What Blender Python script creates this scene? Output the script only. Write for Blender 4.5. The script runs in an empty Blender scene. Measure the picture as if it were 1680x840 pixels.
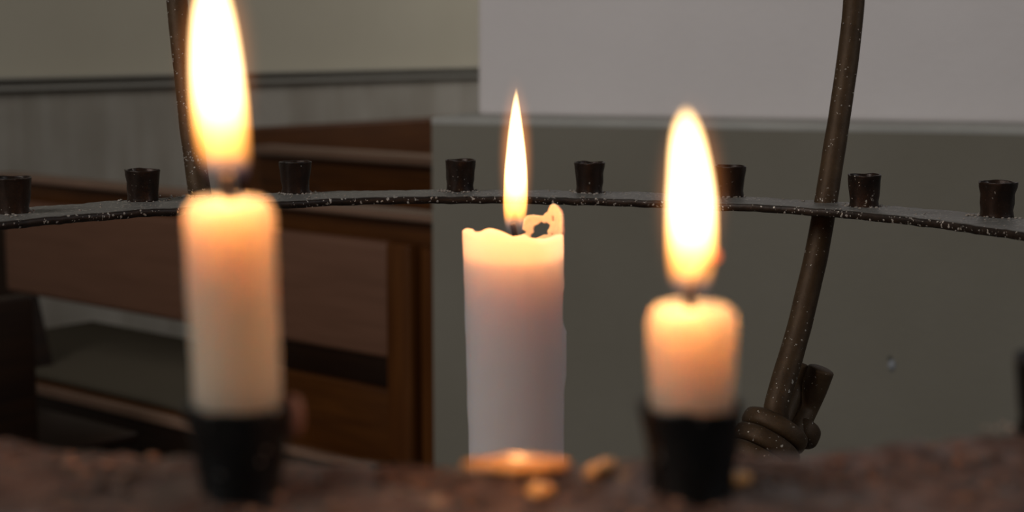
import bpy, math, random
from mathutils import Vector, noise, Matrix
random.seed(7)
S = bpy.context.scene
COL = S.collection
PI = math.pi

# ------------------------------------------------------------------ camera, world, lights
F = 2600.0
TH = math.atan(360.0 / F)
CZ = 1.37
cam_d = bpy.data.cameras.new('camera')
cam = bpy.data.objects.new('camera', cam_d); COL.objects.link(cam)
cam.location = (0, 0, CZ)
cam.rotation_euler = (PI / 2 - TH, 0, 0)
cam_d.sensor_width = 36.0
cam_d.lens = 36.0 * F / 1680.0
cam_d.clip_start = 0.02
cam_d.dof.use_dof = True
cam_d.dof.focus_distance = 1.12
cam_d.dof.aperture_fstop = (cam_d.lens / 1000.0) / 0.0075
S.camera = cam
S.view_settings.view_transform = 'Standard'
S.view_settings.look = 'None'
S.view_settings.gamma = 1.0
S.view_settings.exposure = 0.0
S.view_settings.use_curve_mapping = False

W = bpy.data.worlds.new('dim_church'); S.world = W
W.use_nodes = True
bg = W.node_tree.nodes['Background']
bg.inputs[0].default_value = (1.0, 0.97, 0.92, 1)
bg.inputs[1].default_value = 0.075

def area(name, loc, target, size, power, col, sizey=None):
    d = bpy.data.lights.new(name, 'AREA'); d.energy = power; d.color = col
    d.shape = 'RECTANGLE'; d.size = size; d.size_y = sizey or size
    o = bpy.data.objects.new(name, d); COL.objects.link(o); o.location = loc
    o.rotation_euler = (Vector(target) - Vector(loc)).to_track_quat('-Z', 'Y').to_euler()
    return o
area('window_daylight', (-2.6, -0.8, 3.7), (0.1, 3.6, 1.0), 1.6, 84, (1.0, 0.965, 0.93), 2.4)
area('left_wall_fill', (2.0, 6.6, 2.8), (-1.2, 5.6, 1.0), 1.4, 34, (1.0, 0.97, 0.92))  # unseen fill added to brighten the left wall
area('right_fill', (2.6, 0.0, 2.6), (0.0, 0.8, 1.2), 1.0, 13, (0.86, 0.92, 1.0))  # weak unseen fill added for the right side of the candles
FLAME_W = 0.15          # radiant power of one near candle flame lamp

# ------------------------------------------------------------------ picture helpers (pixel -> ray)
def ray(px, py):
    u = (px - 840) / F; v = (420 - py) / F
    return Vector((u, math.cos(TH) + v * math.sin(TH), v * math.cos(TH) - math.sin(TH)))
def at(px, py, Y):
    r = ray(px, py); t = Y / r.y
    return Vector((r.x * t, Y, CZ + r.z * t))
RH, RAX, RAY_, RCX, RCY, RI, RO = 0.1205, -0.0056, -0.0009, -0.010, 0.8197, 0.3803, 0.438
def plane_z(x, y): return CZ - RH + RAX * x + RAY_ * (y - .83)
def hit(px, py, dz=0.0):
    r = ray(px, py); t = (-RH + dz - RAY_ * .83) / (r.z - RAX * r.x - RAY_ * r.y)
    return Vector((r.x * t, r.y * t, CZ + r.z * t))
def at_phi(px, py, phi):
    """ray against the vertical plane through the ring axis in direction phi"""
    n = Vector((math.cos(phi), -math.sin(phi), 0)); c = Vector((RCX, RCY, 0))
    r = ray(px, py); t = n.dot(c) / n.dot(r)
    return Vector((r.x * t, r.y * t, CZ + r.z * t))

# ------------------------------------------------------------------ object helpers
def thing(name, label, cat, loc, group=None):
    o = bpy.data.objects.new(name, None); COL.objects.link(o); o.location = loc
    o.empty_display_size = 0.05
    o['label'] = label; o['category'] = cat
    if group: o['group'] = group
    return o
def origin(parent):
    v = Vector((0, 0, 0))
    while parent is not None:
        v += parent.location; parent = parent.parent
    return v
def mesh(name, verts, faces, m, parent=None, loc=None, smooth=True):
    """verts in world space; object origin = loc (world) or the parent's"""
    base = origin(parent)
    L = Vector(loc) if loc is not None else base
    me = bpy.data.meshes.new(name)
    me.from_pydata([tuple(Vector(v) - L) for v in verts], [], faces)
    me.validate(); me.update()
    import bmesh
    b = bmesh.new(); b.from_mesh(me); bmesh.ops.recalc_face_normals(b, faces=b.faces); b.to_mesh(me); b.free()
    if smooth:
        for p in me.polygons: p.use_smooth = True
    if m: me.materials.append(m)
    o = bpy.data.objects.new(name, me); COL.objects.link(o)
    o.parent = parent; o.location = L - base
    return o
class MB:
    def __init__(s): s.v = []; s.f = []
    def add(s, v, f):
        n = len(s.v); s.v += [Vector(p) for p in v]; s.f += [tuple(i + n for i in q) for q in f]
        return s
    def build(s, name, m, parent=None, loc=None, smooth=True): return mesh(name, s.v, s.f, m, parent, loc, smooth)

def lathe(profile, c, seg=48, jit=0.0, jf=60.0, seed=0.0, lean=(0, 0)):
    """closed profile of (r, z) from axis to axis"""
    v = []; f = []
    ids = []
    for r, z in profile:
        row = []
        if r < 1e-6:
            row = [len(v)]; v.append(Vector((c[0] + lean[0] * z, c[1] + lean[1] * z, c[2] + z)))
        else:
            for k in range(seg):
                a = 2 * PI * k / seg
                p = Vector((r * math.cos(a), r * math.sin(a), z))
                if jit:
                    n = noise.noise_vector(Vector((p.x * jf + seed, p.y * jf, p.z * jf)))
                    p += n * jit
                p += Vector((lean[0] * z, lean[1] * z, 0))
                row.append(len(v)); v.append(p + Vector(c))
        ids.append(row)
    for a, b in zip(ids[:-1], ids[1:]):
        if len(a) == 1 and len(b) == 1: continue
        for k in range(seg):
            k2 = (k + 1) % seg
            if len(a) == 1: f.append((a[0], b[k], b[k2]))
            elif len(b) == 1: f.append((a[k], a[k2], b[0]))
            else: f.append((a[k], a[k2], b[k2], b[k]))
    return v, f
def spline(pts, n=8):
    P = [Vector(p) for p in pts]; out = []
    for i in range(len(P) - 1):
        p0 = P[max(i - 1, 0)]; p1 = P[i]; p2 = P[i + 1]; p3 = P[min(i + 2, len(P) - 1)]
        for k in range(n):
            t = k / n
            out.append(0.5 * ((2 * p1) + (p2 - p0) * t + (2 * p0 - 5 * p1 + 4 * p2 - p3) * t * t + (3 * p1 - p0 - 3 * p2 + p3) * t ** 3))
    out.append(P[-1]); return out
def tube(path, rad, seg=20, flat=1.0, jit=0.0, cap=True):
    """round bar along a path; rad number or function of 0..1; rounded ends"""
    v = []; f = []; n = len(path)
    R = rad if callable(rad) else (lambda t: rad)
    up = Vector((0, 0, 1)); prev = None; rows = []
    for i, p in enumerate(path):
        d = (path[min(i + 1, n - 1)] - path[max(i - 1, 0)]).normalized()
        if prev is None:
            a = d.cross(up)
            if a.length < .2: a = d.cross(Vector((1, 0, 0)))
            a.normalize()
        else: a = (prev - d * prev.dot(d)).normalized()
        prev = a; b = d.cross(a)
        row = []
        for k in range(seg):
            t = 2 * PI * k / seg; r = R(i / (n - 1))
            if jit: r *= 1 + jit * noise.noise(Vector((p.x * 40 + math.cos(t) * .6, p.y * 40 + math.sin(t) * .6, p.z * 40)))
            row.append(len(v)); v.append(p + a * (math.cos(t) * r) + b * (math.sin(t) * r * flat))
        rows.append(row)
    if cap:
        for end, sg in ((0, -1), (n - 1, 1)):
            d = ((path[1] - path[0]) if end == 0 else (path[-1] - path[-2])).normalized() * sg
            r = R(end / (n - 1)); last = rows[end]; c = path[end]
            for q, off in ((.93, .10), (.75, .17)):
                row = []
                for k in last_ids(rows[end]):
                    row.append(len(v)); v.append(c + (v[k] - c) * q + d * r * off)
                for k in range(seg): f.append((last[k], last[(k + 1) % seg], row[(k + 1) % seg], row[k]))
                last = row
            m = len(v); v.append(c + d * r * .19)
            for k in range(seg): f.append((last[k], last[(k + 1) % seg], m))
    for a, b in zip(rows[:-1], rows[1:]):
        for k in range(seg): f.append((a[k], a[(k + 1) % seg], b[(k + 1) % seg], b[k]))
    return v, f
def last_ids(r): return r

# ------------------------------------------------------------------ materials
def mat(name):
    m = bpy.data.materials.new(name); m.use_nodes = True
    nt = m.node_tree; return m, nt, nt.nodes['Principled BSDF']
def N(nt, t, **kw):
    n = nt.nodes.new(t)
    for k, v in kw.items(): setattr(n, k, v)
    return n
def ramp(nt, stops, interp='LINEAR'):
    r = N(nt, 'ShaderNodeValToRGB'); r.color_ramp.interpolation = interp
    e = r.color_ramp.elements
    while len(e) < len(stops): e.new(0.5)
    for i, (p, c) in enumerate(stops):
        e[i].position = p; e[i].color = (c[0], c[1], c[2], 1) if len(c) == 3 else c
    return r
def noise_tex(nt, scale, detail=4, rough=.6, vec=None, coord='Object'):
    t = N(nt, 'ShaderNodeTexCoord'); n = N(nt, 'ShaderNodeTexNoise')
    n.inputs['Scale'].default_value = scale; n.inputs['Detail'].default_value = detail
    n.inputs['Roughness'].default_value = rough
    nt.links.new(t.outputs[coord], n.inputs['Vector']); return n
def bump(nt, b, src, strength, dist):
    n = N(nt, 'ShaderNodeBump'); n.inputs['Strength'].default_value = strength; n.inputs['Distance'].default_value = dist
    nt.links.new(src, n.inputs['Height']); nt.links.new(n.outputs[0], b.inputs['Normal']); return n

def plaster(name, c1, c2, scale=2.0, bs=.35, stains=None):
    m, nt, b = mat(name)
    n = noise_tex(nt, scale, 6); r = ramp(nt, [(.3, c1), (.7, c2)])
    nt.links.new(n.outputs[0], r.inputs[0]); out = r.outputs[0]
    if stains:
        t = N(nt, 'ShaderNodeTexCoord'); mp = N(nt, 'ShaderNodeMapping'); mp.inputs['Scale'].default_value = (5, 5, .7)
        n3 = N(nt, 'ShaderNodeTexNoise'); n3.inputs['Scale'].default_value = 1.6; n3.inputs['Detail'].default_value = 5
        nt.links.new(t.outputs['Object'], mp.inputs[0]); nt.links.new(mp.outputs[0], n3.inputs['Vector'])
        rr = ramp(nt, [(.42, (1, 1, 1)), (.62, stains)]); nt.links.new(n3.outputs[0], rr.inputs[0])
        mx = N(nt, 'ShaderNodeMix', data_type='RGBA', blend_type='MULTIPLY'); mx.inputs[0].default_value = 1
        nt.links.new(out, mx.inputs[6]); nt.links.new(rr.outputs[0], mx.inputs[7]); out = mx.outputs[2]
    nt.links.new(out, b.inputs['Base Color'])
    b.inputs['Roughness'].default_value = .85
    n2 = noise_tex(nt, 90, 5, .65); bump(nt, b, n2.outputs[0], bs, .004)
    return m
M = {}
M['pillar'] = plaster('lilac_grey_plaster', (.64, .59, .575), (.72, .67, .655), 1.5, .45)
M['plinth'] = plaster('grey_green_painted_plaster', (.175, .158, .122), (.20, .183, .146), 2.2, .35)
M['ledge'] = plaster('pale_ledge_plaster', (.33, .32, .29), (.40, .385, .35), 7, .5)  # paler than the plinth below it
M['cream'] = plaster('cream_wall_paint', (.385, .35, .275), (.425, .39, .31), 1.2, .12)
M['wall_low'] = plaster('stained_grey_plaster', (.285, .262, .225), (.36, .332, .29), 3.0, .3, (.82, .80, .77))
M['cornice'] = plaster('grey_moulding_paint', (.30, .285, .25), (.34, .325, .29), 3, .1)
M['floor'] = plaster('stone_floor', (.10, .09, .08), (.16, .145, .13), 3, .2)

def wood(name, c1, c2, rough=.42, ax=(1, 1, 14)):
    m, nt, b = mat(name)
    t = N(nt, 'ShaderNodeTexCoord'); mp = N(nt, 'ShaderNodeMapping'); mp.inputs['Scale'].default_value = ax
    n = N(nt, 'ShaderNodeTexNoise'); n.inputs['Scale'].default_value = 4; n.inputs['Detail'].default_value = 6; n.inputs['Distortion'].default_value = .6
    nt.links.new(t.outputs['Object'], mp.inputs[0]); nt.links.new(mp.outputs[0], n.inputs['Vector'])
    r = ramp(nt, [(.3, c1), (.7, c2)]); nt.links.new(n.outputs[0], r.inputs[0]); nt.links.new(r.outputs[0], b.inputs['Base Color'])
    b.inputs['Roughness'].default_value = rough; b.inputs['Specular IOR Level'].default_value = .22
    bump(nt, b, n.outputs[0], .15, .002); return m
M['wood'] = wood('dark_varnished_wood', (.056, .017, .003), (.092, .030, .005))
M['wood_post'] = wood('varnished_post_wood', (.066, .020, .004), (.11, .037, .008), ax=(14, 14, 1))
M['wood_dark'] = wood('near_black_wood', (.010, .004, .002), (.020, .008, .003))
M['rail'] = wood('pale_sheen_rail_wood', (.17, .10, .065), (.22, .13, .09), .35)  # paler tone paints reflected light onto the rails
M['panel'] = wood('padded_back_board', (.135, .064, .038), (.17, .082, .050), .5)
def fabric():
    m, nt, b = mat('grey_brown_cushion_cloth')
    n = noise_tex(nt, 300, 3); r = ramp(nt, [(.3, (.075, .062, .044)), (.7, (.10, .084, .06))])
    nt.links.new(n.outputs[0], r.inputs[0]); nt.links.new(r.outputs[0], b.inputs['Base Color'])
    b.inputs['Roughness'].default_value = .9; b.inputs['Specular IOR Level'].default_value = .1; bump(nt, b, n.outputs[0], .3, .001); return m
M['cloth'] = fabric()

def iron(name, dark, mid, dust, speck=.64, dust_amt=.5, sscale=420, bmp=.5, rough=.45, metallic=.35):
    m, nt, b = mat(name)
    n = noise_tex(nt, 55, 7, .7); r = ramp(nt, [(.35, dark), (.68, mid)]); nt.links.new(n.outputs[0], r.inputs[0])
    # dust settled on upward faces, real dirt
    g = N(nt, 'ShaderNodeNewGeometry'); sp = N(nt, 'ShaderNodeSeparateXYZ'); nt.links.new(g.outputs['Normal'], sp.inputs[0])
    mr = N(nt, 'ShaderNodeMapRange'); mr.inputs[1].default_value = .8; mr.inputs[2].default_value = .98; mr.inputs[3].default_value = 0; mr.inputs[4].default_value = dust_amt
    nt.links.new(sp.outputs[2], mr.inputs[0])
    mx = N(nt, 'ShaderNodeMix', data_type='RGBA'); nt.links.new(mr.outputs[0], mx.inputs[0]); nt.links.new(r.outputs[0], mx.inputs[6]); mx.inputs[7].default_value = (*dust, 1)
    # wax flecks
    n2 = noise_tex(nt, sscale, 2, .5); n3 = noise_tex(nt, 28, 3, .6)
    ad = N(nt, 'ShaderNodeMath', operation='MULTIPLY_ADD'); nt.links.new(n3.outputs[0], ad.inputs[0]); ad.inputs[1].default_value = .35; nt.links.new(n2.outputs[0], ad.inputs[2])
    r2 = ramp(nt, [(speck + .17, (0, 0, 0)), (speck + .21, (1, 1, 1))]); nt.links.new(ad.outputs[0], r2.inputs[0])
    mx2 = N(nt, 'ShaderNodeMix', data_type='RGBA'); nt.links.new(r2.outputs[0], mx2.inputs[0]); nt.links.new(mx.outputs[2], mx2.inputs[6]); mx2.inputs[7].default_value = (.42, .38, .33, 1)
    nt.links.new(mx2.outputs[2], b.inputs['Base Color'])
    b.inputs['Metallic'].default_value = metallic; b.inputs['Specular IOR Level'].default_value = .3; b.inputs['Roughness'].default_value = rough
    bump(nt, b, n.outputs[0], bmp, .0015); return m
M['iron'] = iron('forged_iron', (.010, .006, .004), (.034, .021, .014), (.17, .162, .148), .635, .95)
M['rod'] = iron('brown_iron_bar', (.038, .020, .008), (.066, .038, .017), (.07, .06, .05), .70, .1, rough=.58)
M['cup'] = iron('blackened_iron_cup', (.010, .006, .004), (.034, .016, .009), (.07, .06, .055), .71, .6, rough=.36)
M['cup_near'] = iron('sooty_iron_cup', (.004, .004, .004), (.010, .009, .008), (.03, .03, .03), .72, .3, rough=.42)
def caked():
    m, nt, b = mat('iron_caked_with_brown_wax')
    n = noise_tex(nt, 75, 6, .65); r = ramp(nt, [(.32, (.030, .016, .011)), (.55, (.085, .046, .033)), (.75, (.15, .088, .062))])
    nt.links.new(n.outputs[0], r.inputs[0]); nt.links.new(r.outputs[0], b.inputs['Base Color'])
    n2 = noise_tex(nt, 45, 3); r2 = ramp(nt, [(.4, (.7,) * 3), (.62, (.28,) * 3)]); nt.links.new(n2.outputs[0], r2.inputs[0]); nt.links.new(r2.outputs[0], b.inputs['Roughness'])
    bump(nt, b, n.outputs[0], .6, .002); return m
M['caked'] = caked()

def wax(name, base, rad, scale, rough=.4, w=1.0):
    m, nt, b = mat(name)
    b.inputs['Base Color'].default_value = (*base, 1)
    b.inputs['Subsurface Weight'].default_value = w
    b.inputs['Subsurface Radius'].default_value = rad
    b.inputs['Subsurface Scale'].default_value = scale
    b.inputs['Roughness'].default_value = rough
    b.inputs['IOR'].default_value = 1.43
    n = noise_tex(nt, 120, 3); bump(nt, b, n.outputs[0], .08, .001)
    return m
M['wax'] = wax('ivory_candle_wax', (.42, .31, .235), (1.0, .62, .42), .14)
M['wax_mid'] = wax('white_candle_wax', (.46, .41, .415), (1.0, .62, .42), .16)
M['crumb'] = wax('dusty_wax_crumbs', (.25, .22, .19), (1, .6, .4), .001, .6, .3)
M['crust'] = wax('brown_sooty_wax', (.10, .062, .046), (1, .5, .3), .002, .30, .15)
def simple(name, c, rough=.8, emit=None, es=0):
    m, nt, b = mat(name); b.inputs['Base Color'].default_value = (*c, 1); b.inputs['Roughness'].default_value = rough
    n = noise_tex(nt, 900, 2); bump(nt, b, n.outputs[0], .4, .0004)
    if emit: b.inputs['Emission Color'].default_value = (*emit, 1); b.inputs['Emission Strength'].default_value = es
    return m
M['wick'] = simple('charred_wick', (.004, .003, .003))
M['ember'] = simple('glowing_wick_tip', (.2, .03, .01), .8, (1.0, .20, .05), 1.3)

def flame_mat(name, h, wd, lo=0.0, strength=11.0):
    m = bpy.data.materials.new(name); m.use_nodes = True; nt = m.node_tree; nt.nodes.clear()
    o = N(nt, 'ShaderNodeOutputMaterial'); e = N(nt, 'ShaderNodeEmission')
    t = N(nt, 'ShaderNodeTexCoord'); sp = N(nt, 'ShaderNodeSeparateXYZ'); nt.links.new(t.outputs['Object'], sp.inputs[0])
    mr = N(nt, 'ShaderNodeMapRange'); mr.inputs[1].default_value = 0; mr.inputs[2].default_value = h
    nt.links.new(sp.outputs[2], mr.inputs[0])
    k = strength / wd
    c = ramp(nt, [(0.0, (.10, .14, .35)), (.05, (.35, .22, .22)), (.12, (1, .36, .07)), (.22, (1, .38, .08)), (.34, (1, .47, .14)), (.5, (1, .62, .28)), (1.0, (1, .60, .24))])
    s = ramp(nt, [(0.0, (.012,) * 3), (.05, (.03,) * 3), (.10, (.13,) * 3), (.20, (.34,) * 3), (.36, (.9,) * 3), (.8, (1,) * 3), (1.0, (.7,) * 3)])
    nt.links.new(mr.outputs[0], c.inputs[0]); nt.links.new(mr.outputs[0], s.inputs[0])
    mu = N(nt, 'ShaderNodeMath', operation='MULTIPLY'); nt.links.new(s.outputs[0], mu.inputs[0]); mu.inputs[1].default_value = k
    nt.links.new(c.outputs[0], e.inputs[0]); nt.links.new(mu.outputs[0], e.inputs[1])
    nt.links.new(e.outputs[0], o.inputs['Volume']); return m
def halo_mat(name, strength):
    """painted glow round the flame: emission thins out with distance from the flame's axis"""
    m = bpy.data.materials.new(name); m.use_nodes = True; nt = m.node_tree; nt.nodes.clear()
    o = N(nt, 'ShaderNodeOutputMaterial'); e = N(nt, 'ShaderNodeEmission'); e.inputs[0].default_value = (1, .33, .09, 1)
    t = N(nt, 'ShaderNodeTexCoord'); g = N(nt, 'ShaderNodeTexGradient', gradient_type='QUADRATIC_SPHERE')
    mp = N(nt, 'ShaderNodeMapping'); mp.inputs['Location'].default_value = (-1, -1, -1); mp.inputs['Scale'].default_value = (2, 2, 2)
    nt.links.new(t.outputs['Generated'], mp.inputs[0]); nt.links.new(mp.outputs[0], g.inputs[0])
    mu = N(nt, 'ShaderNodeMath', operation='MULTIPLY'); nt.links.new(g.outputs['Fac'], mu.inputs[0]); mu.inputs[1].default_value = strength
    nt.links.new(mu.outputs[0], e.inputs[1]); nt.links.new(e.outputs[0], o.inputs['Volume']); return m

# ================================================================== SETTING
def struct(o): o['kind'] = 'structure'; return o
def slab(c, L, Nn, s0, s1, n0, n1, z0, z1, bev=0.0):
    """box in a frame: c origin (x,y), L along, Nn across"""
    P = lambda s, n, z: Vector((c.x + L.x * s + Nn.x * n, c.y + L.y * s + Nn.y * n, z))
    if bev <= 0:
        v = [P(s, n, z) for s in (s0, s1) for n in (n0, n1) for z in (z0, z1)]
        return v, [(0, 1, 3, 2), (4, 6, 7, 5), (0, 4, 5, 1), (2, 3, 7, 6), (0, 2, 6, 4), (1, 5, 7, 3)]
    # rounded cross-section (n,z) extruded along s, ends stepped in
    ring = []
    for (cn, cz, a0) in ((n1 - bev, z1 - bev, 0), (n0 + bev, z1 - bev, 90), (n0 + bev, z0 + bev, 180), (n1 - bev, z0 + bev, 270)):
        for k in range(5):
            a = math.radians(a0 + 90 * k / 4); ring.append((cn, cz, math.cos(a), math.sin(a)))
    v = []; f = []; rows = []
    for s, q in ((s0, 0.0), (s0 + bev * .3, .7), (s0 + bev, 1.0), (s1 - bev, 1.0), (s1 - bev * .3, .7), (s1, 0.0)):
        row = []
        for cn, cz, a, b in ring:
            row.append(len(v)); v.append(P(s, cn + a * bev * q, cz + b * bev * q))
        rows.append(row)
    n = len(ring)
    for a, b in zip(rows[:-1], rows[1:]):
        for k in range(n): f.append((a[k], a[(k + 1) % n], b[(k + 1) % n], b[k]))
    f.append(tuple(rows[0])); f.append(tuple(reversed(rows[-1])))
    return v, f

# floor
fv = [(-4, -1, 0), (4, -1, 0), (4, 9, 0), (-4, 9, 0), (-4, -1, -.1), (4, -1, -.1), (4, 9, -.1), (-4, 9, -.1)]
struct(mesh('floor', fv, [(0, 1, 2, 3), (7, 6, 5, 4), (0, 4, 5, 1), (1, 5, 6, 2), (2, 6, 7, 3), (3, 7, 4, 0)], M['floor'], smooth=False))

# left wall runs away to the right; pews stand square to it
WD = Vector((.637, .771, 0)); WN = Vector((-.771, .637, 0))
W0 = at(0, 140, 5.15); W0.z = 0
def wall_z(px, py):    # height where this pixel meets the wall plane
    r = ray(px, py); t = (W0.dot(WN)) / (r.dot(WN)); return CZ + r.z * t
zc1, zc0 = wall_z(380, 119), wall_z(380, 139)
struct(MB().add(*slab(W0, WD, WN, -3.2, 4.2, 0, .25, 0, zc0)).build('wall_left', M['wall_low'], smooth=False))
struct(MB().add(*slab(W0, WD, WN, -3.2, 4.2, .04, .25, zc1 - .005, 3.4)).build('wall_left_upper', M['cream'], smooth=False))
def moulding():
    b = MB(); h = zc1 - zc0
    prof = [(-.012, 0), (-.030, h * .12), (-.030, h * .30), (-.012, h * .42), (-.012, h * .60), (-.035, h * .78), (-.05, h * .90), (-.05, h), (.10, h), (.10, 0)]
    v = []; 
    for s in (-3.2, 4.2):
        for n, z in prof: v.append(W0 + WD * s + WN * n + Vector((0, 0, zc0 + z)))
    k = len(prof)
    f = [(i, (i + 1) % k, k + (i + 1) % k, k + i) for i in range(k)] + [tuple(range(k)), tuple(range(2 * k - 1, k - 1, -1))]
    b.add(v, f); return b
struct(moulding().build('trim_1', M['cornice'], smooth=False))

# pillar: painted plinth with sloping ledge, paler shaft set back on it
PL = at(709, 300, 3.2); zf = at(709, 194, 3.2).z
PR = at(1680, 300, 2.84); PD = Vector((PR.x - PL.x, PR.y - PL.y, 0)).normalized(); PN = Vector((-PD.y, PD.x, 0))
PL.z = 0; LEN = 2.3; DEP = 1.6
def pillar_part(name, m, prof_s0, n0, z0, z1, top=None):
    b = MB(); b.add(*slab(PL, PD, PN, prof_s0, LEN, n0, DEP, z0, z1)); return struct(b.build(name, m, smooth=False))
def ledge_obj():
    """strip with a soft worn edge that dips and swells a little"""
    ins = .072; up = .003; v = []; f = []; rows = []
    prof = [(.000, -.012), (-.002, -.006), (.000, -.002), (.006, .001), (.03, .003), (ins + .012, up + .002)]
    ns = 150
    def col(sv, kind):
        row = []
        for i, (n, z) in enumerate(prof):
            wob = .0035 * noise.noise(Vector((sv * 4.2, i * .25, 3))) if 0 < i < 5 else 0
            row.append((n, z + wob))
        return row
    for k in range(ns + 1):
        s = LEN * k / ns; r = []
        for n, z in col(s, 0):
            r.append(len(v)); v.append(PL + PD * max(s, n) + PN * n + Vector((0, 0, zf + z)))
        rows.append(r)
    # return along the hidden left side
    rows2 = []
    for k in range(41):
        s = DEP * k / 40; r = []
        for n, z in col(s + 9, 0):
            r.append(len(v)); v.append(PL + PD * n + PN * max(s, n) + Vector((0, 0, zf + z)))
        rows2.append(r)
    for R_ in (rows, rows2):
        for a, b_ in zip(R_[:-1], R_[1:]):
            for i in range(len(prof) - 1): f.append((a[i], a[i + 1], b_[i + 1], b_[i]))
    return mesh('trim_2', v, f, M['ledge'])
pillar_part('wall_pillar_plinth', M['plinth'], 0, 0, 0, zf - .004)
struct(ledge_obj())
def shaft():
    ins = .072; b = MB()
    v, f = slab(PL, PD, PN, ins, LEN, ins, DEP, zf + .002, 3.4)
    b.add(v, f); o = b.build('wall_pillar_shaft', M['pillar'], smooth=False)
    md = o.modifiers.new('soft', 'BEVEL'); md.width = .012; md.segments = 3; return o
struct(shaft())
# small plaster chip on the plinth face
def plinth_pt(px, py, off=0.0):
    r = ray(px, py); t = (PL.dot(PN) + off) / r.dot(PN); return Vector((r.x * t, r.y * t, CZ + r.z * t))
def chip(px, py, w, h, m, name, label):
    c = plinth_pt(px, py, -.001); v = [c - PN * .004]; f = []
    for k in range(14):
        a = 2 * PI * k / 14; q = 1 + .3 * noise.noise(Vector((a * 2, 0, px)))
        v.append(c + PD * math.cos(a) * w * q + Vector((0, 0, math.sin(a) * h * q)) + PN * .003)
    for k in range(14): f.append((0, 1 + k, 1 + (k + 1) % 14))
    f.append(tuple(range(14, 0, -1)))
    o = mesh(name, v, f, m, loc=c); o['kind'] = 'structure'; return o
chip(1463, 600, .010, .016, plaster('pale_chip', (.26, .27, .29), (.3, .31, .33)), 'trim_3', '')
chip(1460, 588, .006, .006, plaster('dark_chip', (.05, .05, .045), (.06, .06, .05)), 'trim_4', '')

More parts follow.
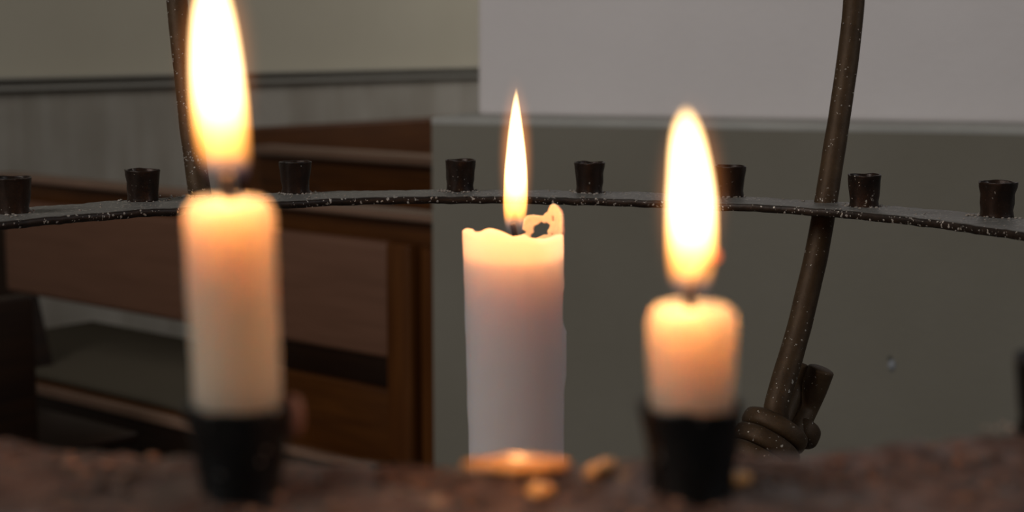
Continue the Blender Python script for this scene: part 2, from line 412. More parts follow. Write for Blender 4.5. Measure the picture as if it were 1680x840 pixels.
# ================================================================== PEWS
LD = Vector((-.77, .638, 0)).normalized(); LN = Vector((.638, .77, 0)).normalized()
class Frame:
    def __init__(s, px, py, Y): s.o = at(px, py, Y); s.zr = s.o.z; s.o.z = 0
    def sz(s, px, py, n=0.0):
        r = ray(px, py); t = (s.o.dot(LN) + n) / r.dot(LN); p = Vector((r.x * t, r.y * t, 0)) - s.o
        return p.dot(LD), CZ + r.z * t
    def b(s, *a, **k): return slab(s.o, LD, LN, *a, **k)
F1 = Frame(700, 350, 3.45)
def pew_front():
    fr = F1
    t = thing('church_pew', 'dark wooden church pew with padded brown back, just left of the pillar', 'pew', (fr.o.x, fr.o.y, 0), 'church pews beyond the candles')
    zt = fr.zr
    s_l = fr.sz(18, 420)[0]; s_r = fr.sz(652, 430)[0]
    end = fr.sz(716, 430)[0] - .06
    # shelf-like top rail and the dark board below it
    MB().add(*fr.b(end, s_l + .05, -.035, .05, zt - .018, zt, bev=.008)).build('top_rail', M['rail'], t)
    za = fr.sz(655, 396)[1]
    MB().add(*fr.b(end, s_l + .03, .0, .03, za - .03, zt - .018, bev=.006)).build('back_board', M['wood'], t)
    zb = fr.sz(655, 588)[1]
    MB().add(*fr.b(s_r, s_l - .01, -.03, .005, zb, za, bev=.016)).build('back_pad', M['panel'], t)
    # posts
    MB().add(*fr.b(fr.sz(690, 430)[0], s_r + .004, -.035, .02, 0, za, bev=.006)).build('end_post', M['wood_post'], t)
    MB().add(*fr.b(end, fr.sz(699, 430)[0], -.02, .05, 0, za - .01, bev=.006)).build('end_post', M['wood_post'], t)
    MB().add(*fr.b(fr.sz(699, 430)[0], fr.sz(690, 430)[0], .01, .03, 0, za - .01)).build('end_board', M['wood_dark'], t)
    # slanting left leg
    L0 = fr.sz(12, 400); v = []
    pts = [(-40, 360), (12, 360), (46, 480), (76, 618), (84, 760), (-40, 760)]
    q = [fr.sz(*p) for p in pts]; v0 = []; n = len(q)
    for nn in (-.02, .03):
        for s, z in q: v0.append(fr.o + LD * s + LN * nn + Vector((0, 0, max(z, 0))))
    mesh('end_post', v0, [tuple(range(n)), tuple(range(2 * n - 1, n - 1, -1))] + [(i, (i + 1) % n, n + (i + 1) % n, n + i) for i in range(n)], M['wood_dark'], t, smooth=False)
    # seat beyond the back: top seen through the gap
    def seat_depth(px, py, z):
        r = ray(px, py); k = (z - CZ) / r.z; p = Vector((r.x * k, r.y * k, 0)) - fr.o; return p.dot(LD), p.dot(LN)
    zs = CZ - .935
    sa, na = seat_depth(314, 684, zs); sb, nb = seat_depth(314, 561, zs)
    sl, nl = seat_depth(120, 537, zs)
    sm = seat_depth(400, 714, zs)[0]
    MB().add(*fr.b(s_r - .02, sl + .05, na, nb, zs - .035, zs - .004, bev=.008)).build('seat', M['wood'], t)
    MB().add(*fr.b(sm, sl, na + .02, nb - .01, zs - .004, zs + .012, bev=.007)).build('seat_cushion', M['cloth'], t)
    MB().add(*fr.b(s_r - .02, sl + .05, na - .03, na, zs - .030, zs - .006, bev=.006)).build('seat_edge', M['rail'], t)
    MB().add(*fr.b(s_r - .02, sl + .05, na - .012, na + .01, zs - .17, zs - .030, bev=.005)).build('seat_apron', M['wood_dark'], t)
    # lower stretcher and short support seen in the dark gap
    q0 = fr.sz(523, 590)[0]
    MB().add(*fr.b(q0 - .02, q0 + .02, nb - .05, nb - .01, zs, zb + .08, bev=.004)).build('back_support', M['wood'], t)
    nn = -.012
    MB().add(*fr.b(fr.sz(650, 640, nn)[0], fr.sz(430, 640, nn)[0], nn - .02, nn, fr.sz(640, 750, nn)[1], fr.sz(640, 636, nn)[1], bev=.006)).build('lower_board', M['wood'], t)
    MB().add(*fr.b(fr.sz(650, 640, nn)[0], fr.sz(430, 640, nn)[0], nn - .045, nn - .02, fr.sz(640, 757, nn)[1], fr.sz(640, 748, nn)[1], bev=.004)).build('lower_rail', M['rail'], t)
    MB().add(*fr.b(fr.sz(650, 640, nn)[0], fr.sz(425, 640, nn)[0], nn, nn + .02, fr.sz(640, 660, nn)[1], zb + .04, bev=.004)).build('shade_board', M['wood_dark'], t)  # near-black board added to paint the shade inside the gap
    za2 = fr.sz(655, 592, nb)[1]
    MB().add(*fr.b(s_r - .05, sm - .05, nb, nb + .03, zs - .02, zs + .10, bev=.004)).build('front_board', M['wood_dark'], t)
    return t
pew_front()
def pew_behind(px, py, Y, label, name='church_pew'):
    fr = Frame(px, py, Y)
    t = thing(name, label, 'pew', (fr.o.x, fr.o.y, 0), 'church pews beyond the candles')
    zt = fr.zr; s_l = fr.sz(424, 260)[0] ; end = fr.sz(730, 260)[0]
    MB().add(*fr.b(end, s_l, -.05, .06, zt - .03, zt, bev=.01)).build('top_rail', M['rail'], t)
    MB().add(*fr.b(end, s_l, .0, .03, zt - .13, zt - .03, bev=.006)).build('back_board', M['wood'], t)
    sn = fr.sz(527, 300)[0]
    MB().add(*fr.b(end, sn, -.02, .01, zt - .5, zt - .12, bev=.012)).build('back_pad', M['wood_post'], t)
    MB().add(*fr.b(sn + .03, s_l, .01, .03, zt - .5, zt - .12, bev=.006)).build('end_board', M['wood'], t)
    MB().add(*fr.b(end, s_l - .05, .06, .46, zt - .50, zt - .46, bev=.01)).build('seat', M['wood'], t)
    for s in (end + .05, s_l - .06):
        MB().add(*fr.b(s, s + .05, .0, .42, 0, zt - .5, bev=.006)).build('leg', M['wood_dark'], t)
    return t
pew_behind(705, 256, 5.0, 'second wooden pew back, beyond the nearer padded one and below the wall panelling')
# nearer pew end at the left picture edge
def pew_left():
    p = at(56, 484, 3.45)
    o = Vector((p.x, p.y, 0))
    t = thing('church_pew', 'very dark pew end panel at the far left edge, in front of the padded pew', 'pew', o, 'church pews beyond the candles')
    MB().add(*slab(o, LD, LN, 0, .045, -.30, 0, 0, p.z, bev=.008)).build('end_panel', M['wood_dark'], t)
    MB().add(*slab(o, LD, LN, .045, .75, -.08, -.05, .42, p.z - .02, bev=.006)).build('back_board', M['wood_dark'], t)
    MB().add(*slab(o, LD, LN, .045, .75, -.05, .30, .40, .43, bev=.006)).build('seat', M['wood_dark'], t)
    return t
pew_left()
# wooden panelling along the wall
zp = wall_z(560, 200)
s_p = 0.0
r = ray(385, 210); k = W0.dot(WN) / r.dot(WN); s_p = (Vector((r.x * k, r.y * k, 0)) - W0).dot(WD)
pan = MB().add(*slab(W0, WD, WN, s_p, 4.0, -.06, -.015, 0, zp, bev=.01)).build('wall_panelling', M['wood'], None, loc=(W0 + WD * s_p))
pan['label'] = 'dark brown wooden panelling against the back wall, below the cream paint'; pan['category'] = 'panelling'

# ================================================================== CANDLE STAND
stand = thing('candle_stand', 'wrought iron ring candle stand with socket cups and curved bars, flecked with wax', 'candle stand', (RCX, RCY, 0))
def ang_pts(lst):
    out = []
    for px, py in lst:
        p = hit(px, py); out.append((math.atan2(p.x - RCX, p.y - RCY), math.hypot(p.x - RCX, p.y - RCY)))
    return sorted(out)
INN = ang_pts([(0, 364), (150, 349.5), (285, 341), (450, 330.5), (600, 324), (720, 322), (900, 323.5), (1090, 329), (1200, 334), (1340, 341), (1500, 357), (1640, 375), (1680, 381)])
def interp(tab, a, dflt):
    if a < tab[0][0]: w = min(1, (tab[0][0] - a) / .35); return tab[0][1] * (1 - w) + dflt * w
    if a > tab[-1][0]: w = min(1, (a - tab[-1][0]) / .35); return tab[-1][1] * (1 - w) + dflt * w
    for (a0, r0), (a1, r1) in zip(tab[:-1], tab[1:]):
        if a0 <= a <= a1:
            t = (a - a0) / (a1 - a0); t = t * t * (3 - 2 * t); return r0 + (r1 - r0) * t
RT = .0058
PUDDLES = [(857, 767, .0150, .0100), (986, 775, .0026, .0115), (887, 812, .0034, .0055), (1210, 792, .0040, .0050)]
PUD = [(hit(a_, b_), c_, d_) for a_, b_, c_, d_ in PUDDLES]
def build_ring():
    v = []; f = []; rows = []; n = 1100
    for i in range(n):
        a = -PI + 2 * PI * i / n
        near = max(0, min(1, (abs(a) - 2.2) / .4))
        ri = interp(INN, a, RI) + .0010 * noise.noise(Vector((math.cos(a) * 9, math.sin(a) * 9, 1)))
        ri += .0055 * near * max(0, min(1, (.06 - RCX - .38 * math.sin(a)) / .06)); ro = RO + .002 * noise.noise(Vector((math.cos(a) * 7, math.sin(a) * 7, 5))) + .012 * near
        row = []
        prof = [(0, -1, .0), (-.0, -.12, 0)]
        m = 14
        sec = [(ri + .001, -RT), (ri, -RT * .8), (ri, -.0012), (ri + .001, -.0002)]
        sec += [(ri + .001 + (ro - ri - .002) * k / m, 0.0) for k in range(1, m + 1)]
        sec += [(ro, -.001), (ro, -RT * .8), (ro - .001, -RT)]
        for j, (r_, z) in enumerate(sec):
            x = RCX + r_ * math.sin(a); y = RCY + r_ * math.cos(a)
            q = Vector((x, y, 0))
            dz = .0007 * noise.noise(q * 55) + .0004 * noise.noise(q * 160)
            if near > 0 and 2 < j < len(sec) - 2:
                fl = min([1.0] + [max(0, math.hypot((x - hc.x) / (w_ * 1.25), (y - hc.y) / (d_ * 1.5)) - .85) for hc, w_, d_ in PUD]); near_ = near * fl
                dz += near_ * (.0026 * noise.noise(q * 42 + Vector((4, 1, 0))) + .0014 * noise.noise(q * 130) + .0007 * noise.noise(q * 330))
            row.append(len(v)); v.append(Vector((x, y, plane_z(x, y) + z + dz)))
        rows.append(row)
    k = len(rows[0]); mi = []
    for i in range(n):
        A = rows[i]; B = rows[(i + 1) % n]; a = abs(-PI + 2 * PI * i / n)
        for j in range(k): f.append((A[j], A[(j + 1) % k], B[(j + 1) % k], B[j])); mi.append(1 if a > 2.35 else 0)
    o = mesh('ring', v, f, M['iron'], stand); o.data.materials.append(M['caked'])
    for p, q in zip(o.data.polygons, mi): p.material_index = q
    return o
ring = build_ring()

def cup_mesh(c, rt, rb, h, seed, near=False):
    rm = (rb * .94 + rt * .06)
    prof = [(0, 0), (rb * 1.05, 0), (rb * 1.03, h * .06), (rb * .985, h * .2), (rm + (rt - rb) * .15, h * .4), (rb + (rt - rb) * .45, h * .65), (rb + (rt - rb) * .8, h * .85), (rt * .985, h * .95), (rt, h * .985), (rt * .985, h),
            (rt * .90, h), (rt * .88, h * .97), (rb * .90, h * .5), (rb * .85, h * .3), (0, h * .28)]
    v, f = lathe(prof, c, 44, .0009, 150, seed)
    return v, f
CUPS = [(22, 352, 11.0), (235, 331, 12.9), (485, 319, 12.6), (755, 315, 12.3), (967, 318, 12.3), (1197, 323.5, 12.4), (1417, 341, 12.3), (1635, 357, 13.0)]
TOPY = [288, 275, 262, 259, 263, 269, 283, 295]
cup_c = []
for i, ((px, py, rt), ty) in enumerate(zip(CUPS, TOPY)):
    p = hit(px, py); d = Vector((p.x, p.y, 0)).normalized(); p = p + d * .010
    p.z = plane_z(p.x, p.y) - .0008
    top = at(px, ty + 3, p.y).z
    rt = rt / 1000.0 + (.002 if i == 0 else 0)
    tw = .62 + .06 * ((i * 37) % 5)
    cup_c.append((p, rt * .84))
    o = MB().add(*cup_mesh(p, rt, rt * .84, max(.018, top - p.z), i * 3.1)).build('candle_socket', M['cup'], stand)
# near sockets that hold the burning candles
NC = {}
for key, px in (('L', 395), ('R', 1133)):
    p = hit(px, 808); p.z = plane_z(p.x, p.y) + .0002
    NC[key] = p
    MB().add(*cup_mesh(p - Vector((0, 0, .002)), .0142, .0112, .0262, 11 if key == 'L' else 17, True)).build('candle_socket', M['cup_near'], stand)
p = hit(1732, 712); p.z = plane_z(p.x, p.y)
MB().add(*cup_mesh(p, .0135, .0112, .024, 23)).build('candle_socket', M['cup_near'], stand)
cup_c.append((p, .0112))

# curved upright bars
phiR = math.atan2(*(lambda q: (q.x - RCX, q.y - RCY))(hit(1356, 331)))
phiL = math.atan2(*(lambda q: (q.x - RCX, q.y - RCY))(hit(328, 321)))
def rod_path(pxs, phi, extra_low):
    pts = [at_phi(px, py, phi) for px, py in pxs]
    # keep the bar just outside the ring's outer edge where it passes
    return pts
R_px = [(1402, -60), (1401, 0), (1393, 80), (1382, 160), (1368, 250), (1355, 330), (1343, 400), (1325, 480), (1302, 570), (1275, 660), (1254, 740)]
L_px = [(284, -60), (290, 0), (297, 70), (306, 150), (315, 225), (328, 318), (341, 400), (358, 480), (376, 570), (396, 660), (412, 740)]
dish_c = Vector((at(845, 400, .90).x, .90, CZ - .285))
hub = dish_c + Vector((0, 0, -.09))
pr = [at_phi(px, py, phiR) for px, py in R_px]; pl = [at_phi(px, py, phiL) for px, py in L_px]
for nm, pp, phi in (('R', pr, phiR), ('L', pl, phiL)):
    rr = math.hypot(pp[5].x - RCX, pp[5].y - RCY)
    # slide outward so the bar is welded against the rim
    dr = Vector((math.sin(phi), math.cos(phi), 0)) * 0.0
    up1 = pp[0] + (pp[0] - pp[1]) * 2.2 + Vector((0, 0, .02))
    apex = Vector((RCX, RCY, pp[0].z + .30))
    mid = (up1 + apex) / 2 + Vector((0, 0, .05))
    low1 = pp[-1].lerp(hub, .5) + Vector((0, 0, -.03))
    path = spline([apex, mid, up1] + pp + [low1, hub], 10)
    n = len(path)
    v, f = tube(path, lambda t: .0080 + .0010 * max(0, min(1, (t - .3) / .4)), 24, 1, .05)
    MB().add(v, f).build('upright_bar', M['rod'], stand)
# stub bars bundled against the right upright
def Yat(px, py): return at_phi(px, py, phiR).y
def stub(pts, rad, dy):
    path = spline([at(px, py, Yat(min(px, 1320), py) + dy) for px, py in pts], 8)
    MB().add(*tube(path, rad, 22, 1, .03)).build('stub_bar', M['rod'], stand)
stub([(1347, 607), (1334, 640), (1318, 675), (1299, 715), (1280, 755)], .0098, -.004)
stub([(1316, 604), (1303, 640), (1290, 675), (1275, 715), (1260, 755)], .0074, .013)
# wrapped band: coil around the bundle
def band(cx, cy, rs, rd, w, th, n3=(.52, .42, .75), dy=0.0):
    c = at(cx, cy, Yat(cx, cy) + dy); ax = Vector(n3).normalized()
    side = Vector((1, 0, 0)); side = (side - ax * side.dot(ax)).normalized(); dep = ax.cross(side).normalized()
    v = []; f = []; rows = []; n = 72; m = 18
    for i in range(n):
        a = 2 * PI * i / n; rad_ = side * math.sin(a) + dep * math.cos(a); q = 1 + .05 * noise.noise(rad_ * 1.7 + Vector((cx, 0, 0)))
        p = c + side * (rs * q * math.sin(a)) + dep * (rd * q * math.cos(a)); row = []
        for k in range(m):
            u = 2 * PI * k / m; cu = abs(math.cos(u)) ** .7 * (1 if math.cos(u) > 0 else -1)
            row.append(len(v)); v.append(p + ax * (w * cu) + rad_ * (th * math.sin(u)))
        rows.append(row)
    for i in range(n):
        A = rows[i]; B = rows[(i + 1) % n]
        for k in range(m): f.append((A[k], A[(k + 1) % m], B[(k + 1) % m], B[k]))
    return v, f
cl = MB()
cl.add(*band(1271, 706, .0205, .0165, .0068, .0042))
cl.add(*band(1257, 733, .0215, .0170, .0068, .0042))
cl.add(*band(1243, 761, .0215, .0170, .0068, .0042))
cl.add(*band(1313, 709, .0115, .0125, .0075, .0032, (.45, .45, .78), -.006))
cl.build('wrapped_collar', M['rod'], stand)
# hub, drip dish, stem and foot (below the frame)
MB().add(*lathe([(0, -.05), (.02, -.05), (.026, -.03), (.026, .02), (.02, .05), (.012, .08), (0, .085)], hub, 32)).build('hub', M['iron'], stand)
MB().add(*lathe([(0, -.006), (.045, -.006), (.064, 0), (.068, .006), (.066, .007), (.060, .002), (0, .0)], dish_c, 48)).build('drip_dish', M['iron'], stand)
st_path = [Vector((hub.x, hub.y, z)) for z in (.05, .3, .6, hub.z - .03)]
MB().add(*tube(st_path, .015, 24)).build('stem', M['iron'], stand)
MB().add(*lathe([(0, 0), (.20, 0), (.20, .012), (.16, .022), (.05, .035), (.02, .07), (0, .075)], Vector((hub.x, hub.y, 0)), 48)).build('foot', M['iron'], stand)

# wax crumbs
ICO_V = []; ICO_F = []
def _ico():
    t = (1 + 5 ** .5) / 2
    vs = [(-1, t, 0), (1, t, 0), (-1, -t, 0), (1, -t, 0), (0, -1, t), (0, 1, t), (0, -1, -t), (0, 1, -t), (t, 0, -1), (t, 0, 1), (-t, 0, -1), (-t, 0, 1)]
    fs = [(0, 11, 5), (0, 5, 1), (0, 1, 7), (0, 7, 10), (0, 10, 11), (1, 5, 9), (5, 11, 4), (11, 10, 2), (10, 7, 6), (7, 1, 8), (3, 9, 4), (3, 4, 2), (3, 2, 6), (3, 6, 8), (3, 8, 9), (4, 9, 5), (2, 4, 11), (6, 2, 10), (8, 6, 7), (9, 8, 1)]
    return [Vector(v).normalized() for v in vs], fs
IV, IF = _ico()
def crumb(b, c, r, flat=.6):
    s = random.random() * 50; R_ = Matrix.Rotation(random.random() * 6, 3, 'Z')
    vs = []
    for v in IV:
        q = 1 + .5 * noise.noise(v * 1.3 + Vector((s, 0, 0)))
        w = R_ @ Vector((v.x * q * random.uniform(.8, 1.25), v.y * q, v.z * q * flat)); vs.append(c + w * r)
    b.add(vs, IF)
cb = MB()
for c, rb in cup_c:
    for k in range(34):
        a = random.random() * 2 * PI; d = rb * 1.05 + abs(random.gauss(0, .0045)); q = Vector((c.x + math.cos(a) * d, c.y + math.sin(a) * d, 0))
        rr = math.hypot(q.x - RCX, q.y - RCY)
        if rr > RO - .001: continue
        q.z = plane_z(q.x, q.y) + .0004; crumb(cb, q, random.uniform(.0005, .0016), .6)
def on_ring(a, r_): return Vector((RCX + r_ * math.sin(a), RCY + r_ * math.cos(a), 0))
for k in range(130):
    a = random.uniform(-1.05, 1.05); r_ = random.uniform(RI + .003, RO - .002); q = on_ring(a, r_); q.z = plane_z(q.x, q.y) + .0002
    crumb(cb, q, random.choice((.0004, .0005, .0007, .0010)), .5)
for k in range(85):      # flecks on the inner edge of the strip
    a = random.uniform(-1.05, 1.05); r_ = interp(INN, a, RI) - .0001; q = on_ring(a, r_); q.z = plane_z(q.x, q.y) - random.uniform(.0005, RT)
    crumb(cb, q, random.choice((.0004, .0006, .0009)), 1.2)
# heap where the left bar meets the ring, flecks on the bars
q0 = hit(330, 322)
for k in range(90):
    q = q0 + Vector((random.gauss(0, .009), random.gauss(-.004, .004), 0)); q.z = plane_z(q.x, q.y) + .0005
    crumb(cb, q, random.uniform(.0005, .0014), .7)
def on_bar(px0, px1, pxs, phi, cnt, rad, lo, hi):
    for k in range(cnt):
        t = random.uniform(lo, hi); i = min(int(t), len(pxs) - 2); w = t - i
        px = pxs[i][0] * (1 - w) + pxs[i + 1][0] * w; py = pxs[i][1] * (1 - w) + pxs[i + 1][1] * w
        p = at_phi(px, py, phi); a = random.uniform(-1.2, 1.2)
        p = p + Vector((math.sin(a) * rad, -math.cos(a) * rad, 0)); crumb(cb, p, random.uniform(.0003, .0009), 1.2)
on_bar(0, 0, L_px, phiL, 60, .0081, 2.6, 5.0)
on_bar(0, 0, L_px, phiL, 80, .0081, 4.2, 5.1)
on_bar(0, 0, L_px, phiL, 14, .0080, .8, 2.4)
on_bar(0, 0, R_px, phiR, 22, .0081, 1, 5)
on_bar(0, 0, R_px, phiR, 20, .0089, 7, 9.3)
cr = cb.build('wax_crumbs', M['crumb'], stand); cr['kind'] = 'stuff'; cr['label'] = 'pale crumbs of spilt wax'
# sooty brown wax lumps caked on the near part of the ring
cb = MB()
for k in range(600):
    a = PI + random.gauss(0, .42); r_ = random.uniform(RI + .002, RO + .010); q = on_ring(a, r_); q.z = plane_z(q.x, q.y) + random.uniform(-.0002, .0012)
    if r_ < RI + .010 or any(math.hypot((q.x - hc.x) / (w_ * 1.1), (q.y - hc.y) / (d_ * 1.4)) < 1 for hc, w_, d_ in PUD): continue
    crumb(cb, q, random.choice((.0006, .0009, .0013, .0018)), .55)
cr = cb.build('wax_crust', M['crust'], stand); cr['kind'] = 'stuff'; cr['label'] = 'brown sooty wax lumps caked on the near rim'
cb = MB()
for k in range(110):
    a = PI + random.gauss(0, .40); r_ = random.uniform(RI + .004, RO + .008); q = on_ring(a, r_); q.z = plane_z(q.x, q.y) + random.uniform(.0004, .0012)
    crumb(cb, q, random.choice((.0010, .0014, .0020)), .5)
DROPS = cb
# glossy wax puddle on the near rim; its orange colour paints in the flame's reflection
def puddle(px, py, w, d, sk=0.0, tilt=.085, name='glow_puddle'):
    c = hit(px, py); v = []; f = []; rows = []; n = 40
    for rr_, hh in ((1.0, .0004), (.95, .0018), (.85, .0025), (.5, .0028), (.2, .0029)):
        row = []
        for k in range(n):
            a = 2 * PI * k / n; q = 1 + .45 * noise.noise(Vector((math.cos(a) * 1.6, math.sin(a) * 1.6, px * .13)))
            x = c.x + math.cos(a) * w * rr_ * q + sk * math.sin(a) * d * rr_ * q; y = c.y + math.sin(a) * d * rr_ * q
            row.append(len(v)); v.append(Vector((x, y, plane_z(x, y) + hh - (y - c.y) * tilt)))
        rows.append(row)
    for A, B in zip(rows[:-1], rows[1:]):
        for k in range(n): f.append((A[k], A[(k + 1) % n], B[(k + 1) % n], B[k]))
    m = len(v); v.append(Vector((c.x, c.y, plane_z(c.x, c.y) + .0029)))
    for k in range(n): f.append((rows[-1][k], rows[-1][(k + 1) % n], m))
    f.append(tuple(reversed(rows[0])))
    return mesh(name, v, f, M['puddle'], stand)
m, nt, b = mat('orange_glow_wax'); b.inputs['Base Color'].default_value = (.85, .38, .10, 1); b.inputs['Roughness'].default_value = .24  # orange base colour stands for the reflected flame
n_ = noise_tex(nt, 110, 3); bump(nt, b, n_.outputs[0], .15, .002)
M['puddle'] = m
m, nt, b = mat('amber_glint_wax'); b.inputs['Base Color'].default_value = (.24, .11, .055, 1); b.inputs['Roughness'].default_value = .22  # amber colour paints small orange glints as drops
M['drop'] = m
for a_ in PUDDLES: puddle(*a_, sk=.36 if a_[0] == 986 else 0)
cr = DROPS.build('glint_droplets', M['drop'], stand); cr['kind'] = 'stuff'; cr['label'] = 'amber wax droplets added as orange glints on the near rim'

# ================================================================== CANDLES
def flame(name, rows, Y, parent, strength, light_w, lt, halo=1.0, halo_s=6.0, cav=.17):
    """rows: (py, left px, right px) from bottom to top"""
    out = []
    R_ = [(py, (l + r_) / 2, (r_ - l) / 2) for py, l, r_ in rows]
    P = spline([Vector((c, h, py)) for py, c, h in R_], 6)
    ring_v = []; f = []; v = []; n = 28; ids = []
    for p in P:
        c = at(p.x, p.z, Y); rr_ = max(p.y, .05) * Y / F
        row = []
        for k in range(n):
            a = 2 * PI * k / n; row.append(len(v)); v.append(Vector((c.x + rr_ * math.cos(a), c.y + rr_ * math.sin(a), c.z)))
        ids.append(row)
    for A, B in zip(ids[:-1], ids[1:]):
        for k in range(n): f.append((A[k], A[(k + 1) % n], B[(k + 1) % n], B[k]))
    f.append(tuple(ids[-1]))
    # the dark zone round the wick: a hollow cone rising into the flame
    H0 = at(P[0].x, P[0].z, Y).z; H1 = at(P[-1].x, P[-1].z, Y).z; wm = max(h for _, _, h in R_) * Y / F
    last = ids[0]
    for j in range(1, 7):
        q = j / 6; z = H0 + (H1 - H0) * cav * q
        pj = min(P, key=lambda u: abs(at(u.x, u.z, Y).z - z)); cx = at(pj.x, pj.z, Y).x
        ro = pj.y * Y / F; rr_ = min(ro * .80, wm * .62 * (1 - q) ** .7 + 1e-4); row = []
        for k in range(n):
            a = 2 * PI * k / n; row.append(len(v)); v.append(Vector((cx + rr_ * math.cos(a), Y + rr_ * math.sin(a), z + 1e-4)))
        for k in range(n): f.append((last[k], last[(k + 1) % n], row[(k + 1) % n], row[k]))
        last = row
    f.append(tuple(reversed(last)))
    base = at(R_[0][1], R_[0][0], Y); topz = at(R_[-1][1], R_[-1][0], Y).z
    wmax = 2 * max(h for _, _, h in R_) * Y / F
    m = flame_mat(name + '_glow', topz - base.z, wmax, 0, strength)
    o = mesh('flame', v, f, m, parent, loc=base)
    # mantle of painted glow, added emission round the flame
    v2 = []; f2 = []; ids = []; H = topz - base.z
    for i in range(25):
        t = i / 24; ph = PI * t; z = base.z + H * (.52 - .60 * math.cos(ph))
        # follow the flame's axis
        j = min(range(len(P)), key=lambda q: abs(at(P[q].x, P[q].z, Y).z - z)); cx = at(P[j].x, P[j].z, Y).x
        rr_ = wmax * (.5 + .38 * halo) * math.sin(ph) + 1e-5; row = []
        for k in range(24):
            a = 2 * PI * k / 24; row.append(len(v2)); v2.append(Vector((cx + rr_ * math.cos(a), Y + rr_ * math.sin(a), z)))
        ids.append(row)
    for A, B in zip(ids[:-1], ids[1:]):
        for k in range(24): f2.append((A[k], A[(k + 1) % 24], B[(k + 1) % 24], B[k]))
    mm = halo_mat(name + '_mantle', halo_s * .34 / wmax)
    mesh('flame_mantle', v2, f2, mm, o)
    d = bpy.data.lights.new(name + '_light', 'POINT'); d.energy = light_w; d.color = (1.0, .36, .10); d.shadow_soft_size = .005
    lo = bpy.data.objects.new('flame_light', d); COL.objects.link(lo); lp = at(*lt, Y); lo.location = lp - origin(parent); lo.parent = parent
    return o

def taper(name, label, key, top_px, top_py, rad_top, rad_bot, base, wick_pts, seed):
    """thin candle standing in a near socket"""
    tp = at(top_px, top_py, base.y)
    h = tp.z - base.z; lean = ((tp.x - base.x) / h, 0)
    t = thing(name, label, 'candle', base, 'candles burning in the near sockets')
    prof = [(0, 0), (rad_bot * .96, 0), (rad_bot, .002)]
    for k in range(1, 12):
        q = k / 12; prof.append((rad_bot + (rad_top - rad_bot) * q, .002 + (h - .0075) * q))
    prof += [(rad_top, h - .0048), (rad_top * .975, h - .0032), (rad_top * .92, h - .0017), (rad_top * .83, h - .0006), (rad_top * .72, h), (rad_top * .66, h - .0006), (rad_top * .45, h - .0016), (rad_top * .2, h - .002), (0, h - .0021)]
    MB().add(*lathe(prof, base, 56, .00035, 90, seed, lean)).build('candle_body', M['wax'], t)
    wp = spline([at(px, py, base.y) for px, py in wick_pts], 6)
    MB().add(*tube(wp, .0015, 10, 1, .2)).build('wick', M['wick'], t)
    return t
bl = NC['L'] + Vector((0, 0, .0055)); br = NC['R'] + Vector((0, 0, .0055))
dp = at(479, 680, NC['L'].y)
MB().add(*lathe([(0, -.0065), (.0016, -.006), (.0026, -.003), (.0030, 0), (.0028, .003), (.0018, .0048), (0, .0054)], dp, 24, .0006, 200)).build('wax_drip', wax('rosy_brown_wax', (.17, .085, .06), (1, .5, .3), .004, .5, .4), stand)
cL = taper('candle', 'tall slim ivory candle burning with the largest flame, nearest the curved left bar', 'L', 375, 326, .01165, .0114, bl, [(376, 336), (375, 318), (374, 300), (373, 286)], 2)
cR = taper('candle', 'short slim ivory candle in a near socket, its bent wick glowing red', 'R', 1137, 499, .0118, .0104, br, [(1133, 512), (1132, 492), (1135, 468), (1146, 445), (1158, 430), (1167, 420)], 5)
YL = bl.y; YR = br.y
flame('left_flame', [(296, 352, 398), (284, 341, 406), (262, 330, 408), (225, 323, 406), (180, 319, 402), (130, 317, 396), (80, 317, 389), (30, 320, 380), (-10, 327, 370), (-45, 338, 360), (-62, 346, 351)], YL, cL, 14, FLAME_W, (366, 250), cav=.11)
flame('right_flame', [(486, 1116, 1150), (476, 1107, 1160), (455, 1100, 1166), (420, 1097, 1172), (380, 1097, 1172), (330, 1098, 1170), (290, 1100, 1165), (250, 1102, 1157), (215, 1106, 1148), (192, 1114, 1138), (179, 1122, 1129)], YR, cR, 14, FLAME_W, (1130, 430), cav=.11)
e = at(1168, 420, YR)
MB().add(*lathe([(0, -.0016), (.0012, -.0012), (.0018, -.0004), (.0019, .0003), (.0013, .0013), (0, .0017)], e, 16, .0003, 600)).build('glowing_wick_tip', M['ember'], cR)

# ---- thick middle candle
YM = .90; KM = YM / F
mb = Vector((at(849, 760, YM).x, YM, dish_c.z + .0012))
mid = thing('candle', 'thick white candle with a ragged burnt rim, standing behind the other two', 'candle', mb)
RMT = 83.5 * KM; RMB = 79 * KM
FRONT = [(757, 380), (762, 377), (772, 378), (776, 383), (788, 383), (794, 379), (803, 377), (815, 380), (826, 384), (836, 389), (842, 391), (850, 390), (862, 388), (872, 393), (884, 394), (894, 394), (904, 392), (914, 388), (926, 386)]
def front_y(px):
    if px <= FRONT[0][0]: return FRONT[0][1]
    for (a, ya), (b_, yb) in zip(FRONT[:-1], FRONT[1:]):
        if px <= b_: return ya + (yb - ya) * (px - a) / (b_ - a)
    return FRONT[-1][1]
def axis_x(z, zt):
    """px of the axis leans slightly"""
    t = (z - mb.z) / (zt - mb.z); return at(849, 760, YM).x * (1 - t) + at(842, 385, YM).x * t
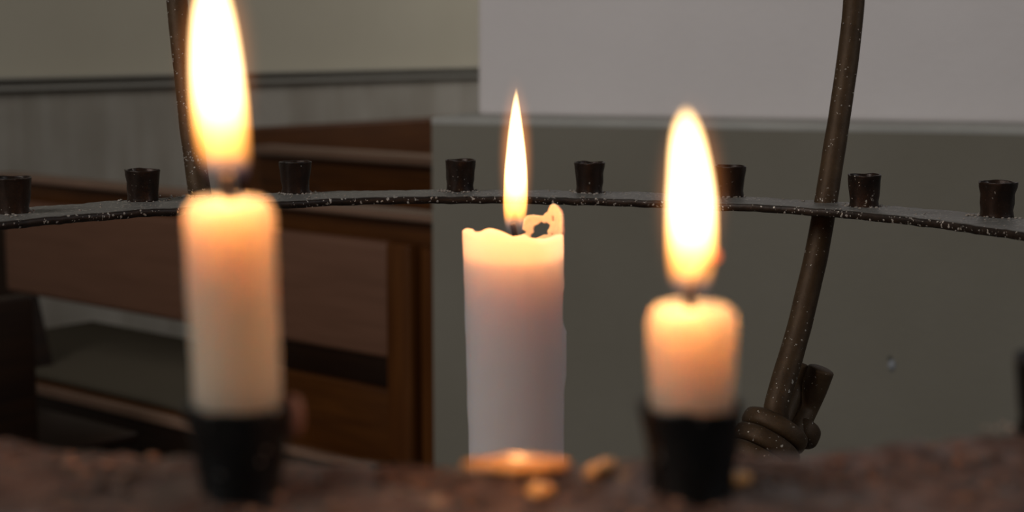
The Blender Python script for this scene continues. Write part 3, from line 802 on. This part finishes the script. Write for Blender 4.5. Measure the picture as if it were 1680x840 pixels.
def thick_candle():
    n = 120; v = []; f = []; rows = []
    zt = at(842, 385, YM).z; nz = 46
    def top(a):
        px = 842 + 83.5 * math.cos(a)
        zz = at(px, front_y(px), YM - RMT * max(0, -math.sin(a)))
        z = zz.z
        if math.sin(a) > 0:
            z -= .0085 * min(1, math.sin(a) * 2.2)
        return z
    def rad(z, a):
        t = (z - mb.z) / (zt - mb.z); r_ = RMB + (RMT - RMB) * t
        w = max(0, 1 - abs(((a + PI) % (2 * PI)) - PI) / .55)     # right side run of wax
        py_ = 385 + (zt - z) / KM
        bumpv = 0
        if 538 < py_ < 650: bumpv += 4.2 * min(1, (py_ - 538) / 6) * min(1, (650 - py_) / 25)
        if 478 < py_ < 538: bumpv -= 1.6
        if 455 < py_ < 478: bumpv += .8
        r_ += w * bumpv * KM
        r_ += .00028 * noise.noise(Vector((math.cos(a) * 2, math.sin(a) * 2, z * 60))) + .00018 * noise.noise(Vector((math.cos(a) * 6, math.sin(a) * 6, z * 25)))
        return r_
    for i in range(nz + 1):
        row = []
        for k in range(n):
            a = 2 * PI * k / n; zt_a = top(a); q = i / nz
            z = mb.z + (zt_a - mb.z) * q
            cx = axis_x(z, zt); r_ = rad(z, a)
            row.append(len(v)); v.append(Vector((cx + r_ * math.cos(a), YM + r_ * math.sin(a), z)))
        rows.append(row)
    for (q, dz) in ((.985, .0006), (.955, .0008), (.92, .0002), (.90, -.003), (.86, -.008), (.72, -.0105), (.4, -.011), (.15, -.0105)):
        row = []
        for k in range(n):
            a = 2 * PI * k / n; zt_a = top(a)
            z = zt_a + dz if q > .87 else (zt - .004 + dz) * (1 if q < .8 else .6) + (zt_a + dz) * (0 if q < .8 else .4)
            z = min(z, zt_a + max(dz, -.0002) if dz > 0 else z)
            cx = axis_x(z, zt)
            row.append(len(v)); v.append(Vector((cx + RMT * q * math.cos(a), YM + RMT * q * math.sin(a), z)))
        rows.append(row)
    for A, B in zip(rows[:-1], rows[1:]):
        for k in range(n): f.append((A[k], A[(k + 1) % n], B[(k + 1) % n], B[k]))
    m1 = len(v); v.append(Vector((axis_x(zt, zt), YM, zt - .0145)))
    for k in range(n): f.append((rows[-1][k], rows[-1][(k + 1) % n], m1))
    m0 = len(v); v.append(mb.copy())
    for k in range(n): f.append((rows[0][(k + 1) % n], rows[0][k], m0))
    return mesh('candle_body', v, f, M['wax_mid'], mid)
thick_candle()
# ragged wall remnant with melted holes
OUT = [(855, 400), (857, 386), (859, 372), (862, 359), (866, 353.5), (878, 352), (888, 353.5), (897, 354), (899, 350), (905, 347), (907, 341), (910, 336), (914, 334), (919, 337), (924, 343), (927, 352), (926.8, 365), (926.5, 378), (926.2, 400)]
HOLES = [[(872, 390), (875, 384), (879, 381), (877.5, 376), (880, 370), (886, 368), (889, 366), (893, 363), (897, 366), (903, 364.5), (908.5, 369), (907, 374), (904, 378), (905, 385), (897, 385), (888, 388.5), (880, 392)],
         [(853, 376), (860, 377), (866, 380), (862, 383), (857, 385), (853, 390)],
         [(911.5, 354), (915.5, 355), (916, 364), (912, 363)],
         [(911, 382), (914, 383), (913.5, 386), (910.5, 386)]]
def inside(pt, poly):
    x, y = pt; c = False; j = len(poly) - 1
    for i in range(len(poly)):
        xi, yi = poly[i]; xj, yj = poly[j]
        if (yi > y) != (yj > y) and x < (xj - xi) * (y - yi) / (yj - yi) + xi: c = not c
        j = i
    return c
def remnant():
    zt = at(842, 385, YM).z
    da = 1.0 / 150; dz = .55; v = []; f = []; idx = {}
    th0 = math.radians(3); th1 = math.radians(100)
    na = int((th1 - th0) / (da * 1.1)); nz = int((402 - 330) / dz)
    def P(i, j):
        if (i, j) not in idx:
            idx[(i, j)] = len(v); v.append([th0 + i * da * 1.1, 330 + j * dz])
        return idx[(i, j)]
    for i in range(na):
        for j in range(nz):
            th = th0 + (i + .5) * da * 1.1; py = 330 + (j + .5) * dz
            pxx = 843.5 + 83.5 * math.sin(th)
            if th > PI / 2:
                ok = py > 353 + (th - PI / 2) * 160
                if ok and py < 402: f.append((P(i, j), P(i + 1, j), P(i + 1, j + 1), P(i, j + 1)))
                continue
            if inside((pxx, py), OUT) and not any(inside((pxx, py), H) for H in HOLES):
                f.append((P(i, j), P(i + 1, j), P(i + 1, j + 1), P(i, j + 1)))
    # smooth boundary
    from collections import defaultdict
    ec = defaultdict(int)
    for q in f:
        for a, b_ in zip(q, q[1:] + q[:1]): ec[tuple(sorted((a, b_)))] += 1
    nb = defaultdict(list)
    for (a, b_), c in ec.items():
        if c == 1: nb[a].append(b_); nb[b_].append(a)
    for it in range(3):
        new = {}
        for a, ns in nb.items():
            if len(ns) == 2: new[a] = [(v[a][0] * 2 + v[ns[0]][0] + v[ns[1]][0]) / 4, (v[a][1] * 2 + v[ns[0]][1] + v[ns[1]][1]) / 4]
        for a, p in new.items(): v[a] = p
    # two skins with real thickness, thinner toward the free edges
    V = []; n = len(v)
    for side in (0, 1):
        for i, (th, py) in enumerate(v):
            edge = i in nb
            th_ = (.0005 if edge else .0010)
            Y = YM + RMT * math.cos(th)
            z = at(880, py, Y).z
            cx = axis_x(z, zt) + .0004
            r_ = RMT - .0010 + (th_ if side == 0 else -th_) + .0003 * noise.noise(Vector((th * 8, py * .12, 0)))
            V.append(Vector((cx + r_ * math.sin(th), YM + r_ * math.cos(th), z)))
    FF = [q for q in f] + [tuple(x + n for x in reversed(q)) for q in f]
    for (a, b_), c in ec.items():
        if c == 1: FF.append((a, b_, b_ + n, a + n))
    return mesh('rim_remnant', V, FF, M['wax_rim'], mid)
M['wax_rim'] = wax('thin_melted_wax', (.50, .42, .34), (1.0, .6, .35), .008, .35)
o = remnant(); o['label'] = 'thin wax wall pierced by melted holes'
wp = spline([at(px, py, YM) for px, py in [(846, 398), (845, 388), (843, 377), (841, 368)]], 6)
MB().add(*tube(wp, .0016, 12, 1, .25)).build('wick', M['wick'], mid)
flame('middle_flame', [(384, 834, 853), (376, 830, 859), (362, 827, 862), (340, 825.5, 865), (310, 826.5, 865.5), (280, 828, 864.5), (250, 831, 862), (220, 834, 858.5), (190, 838, 854.5), (165, 842, 851), (150, 845.5, 848.5), (143, 846.7, 847.3)], YM, mid, 14, FLAME_W * .55, (845, 330))
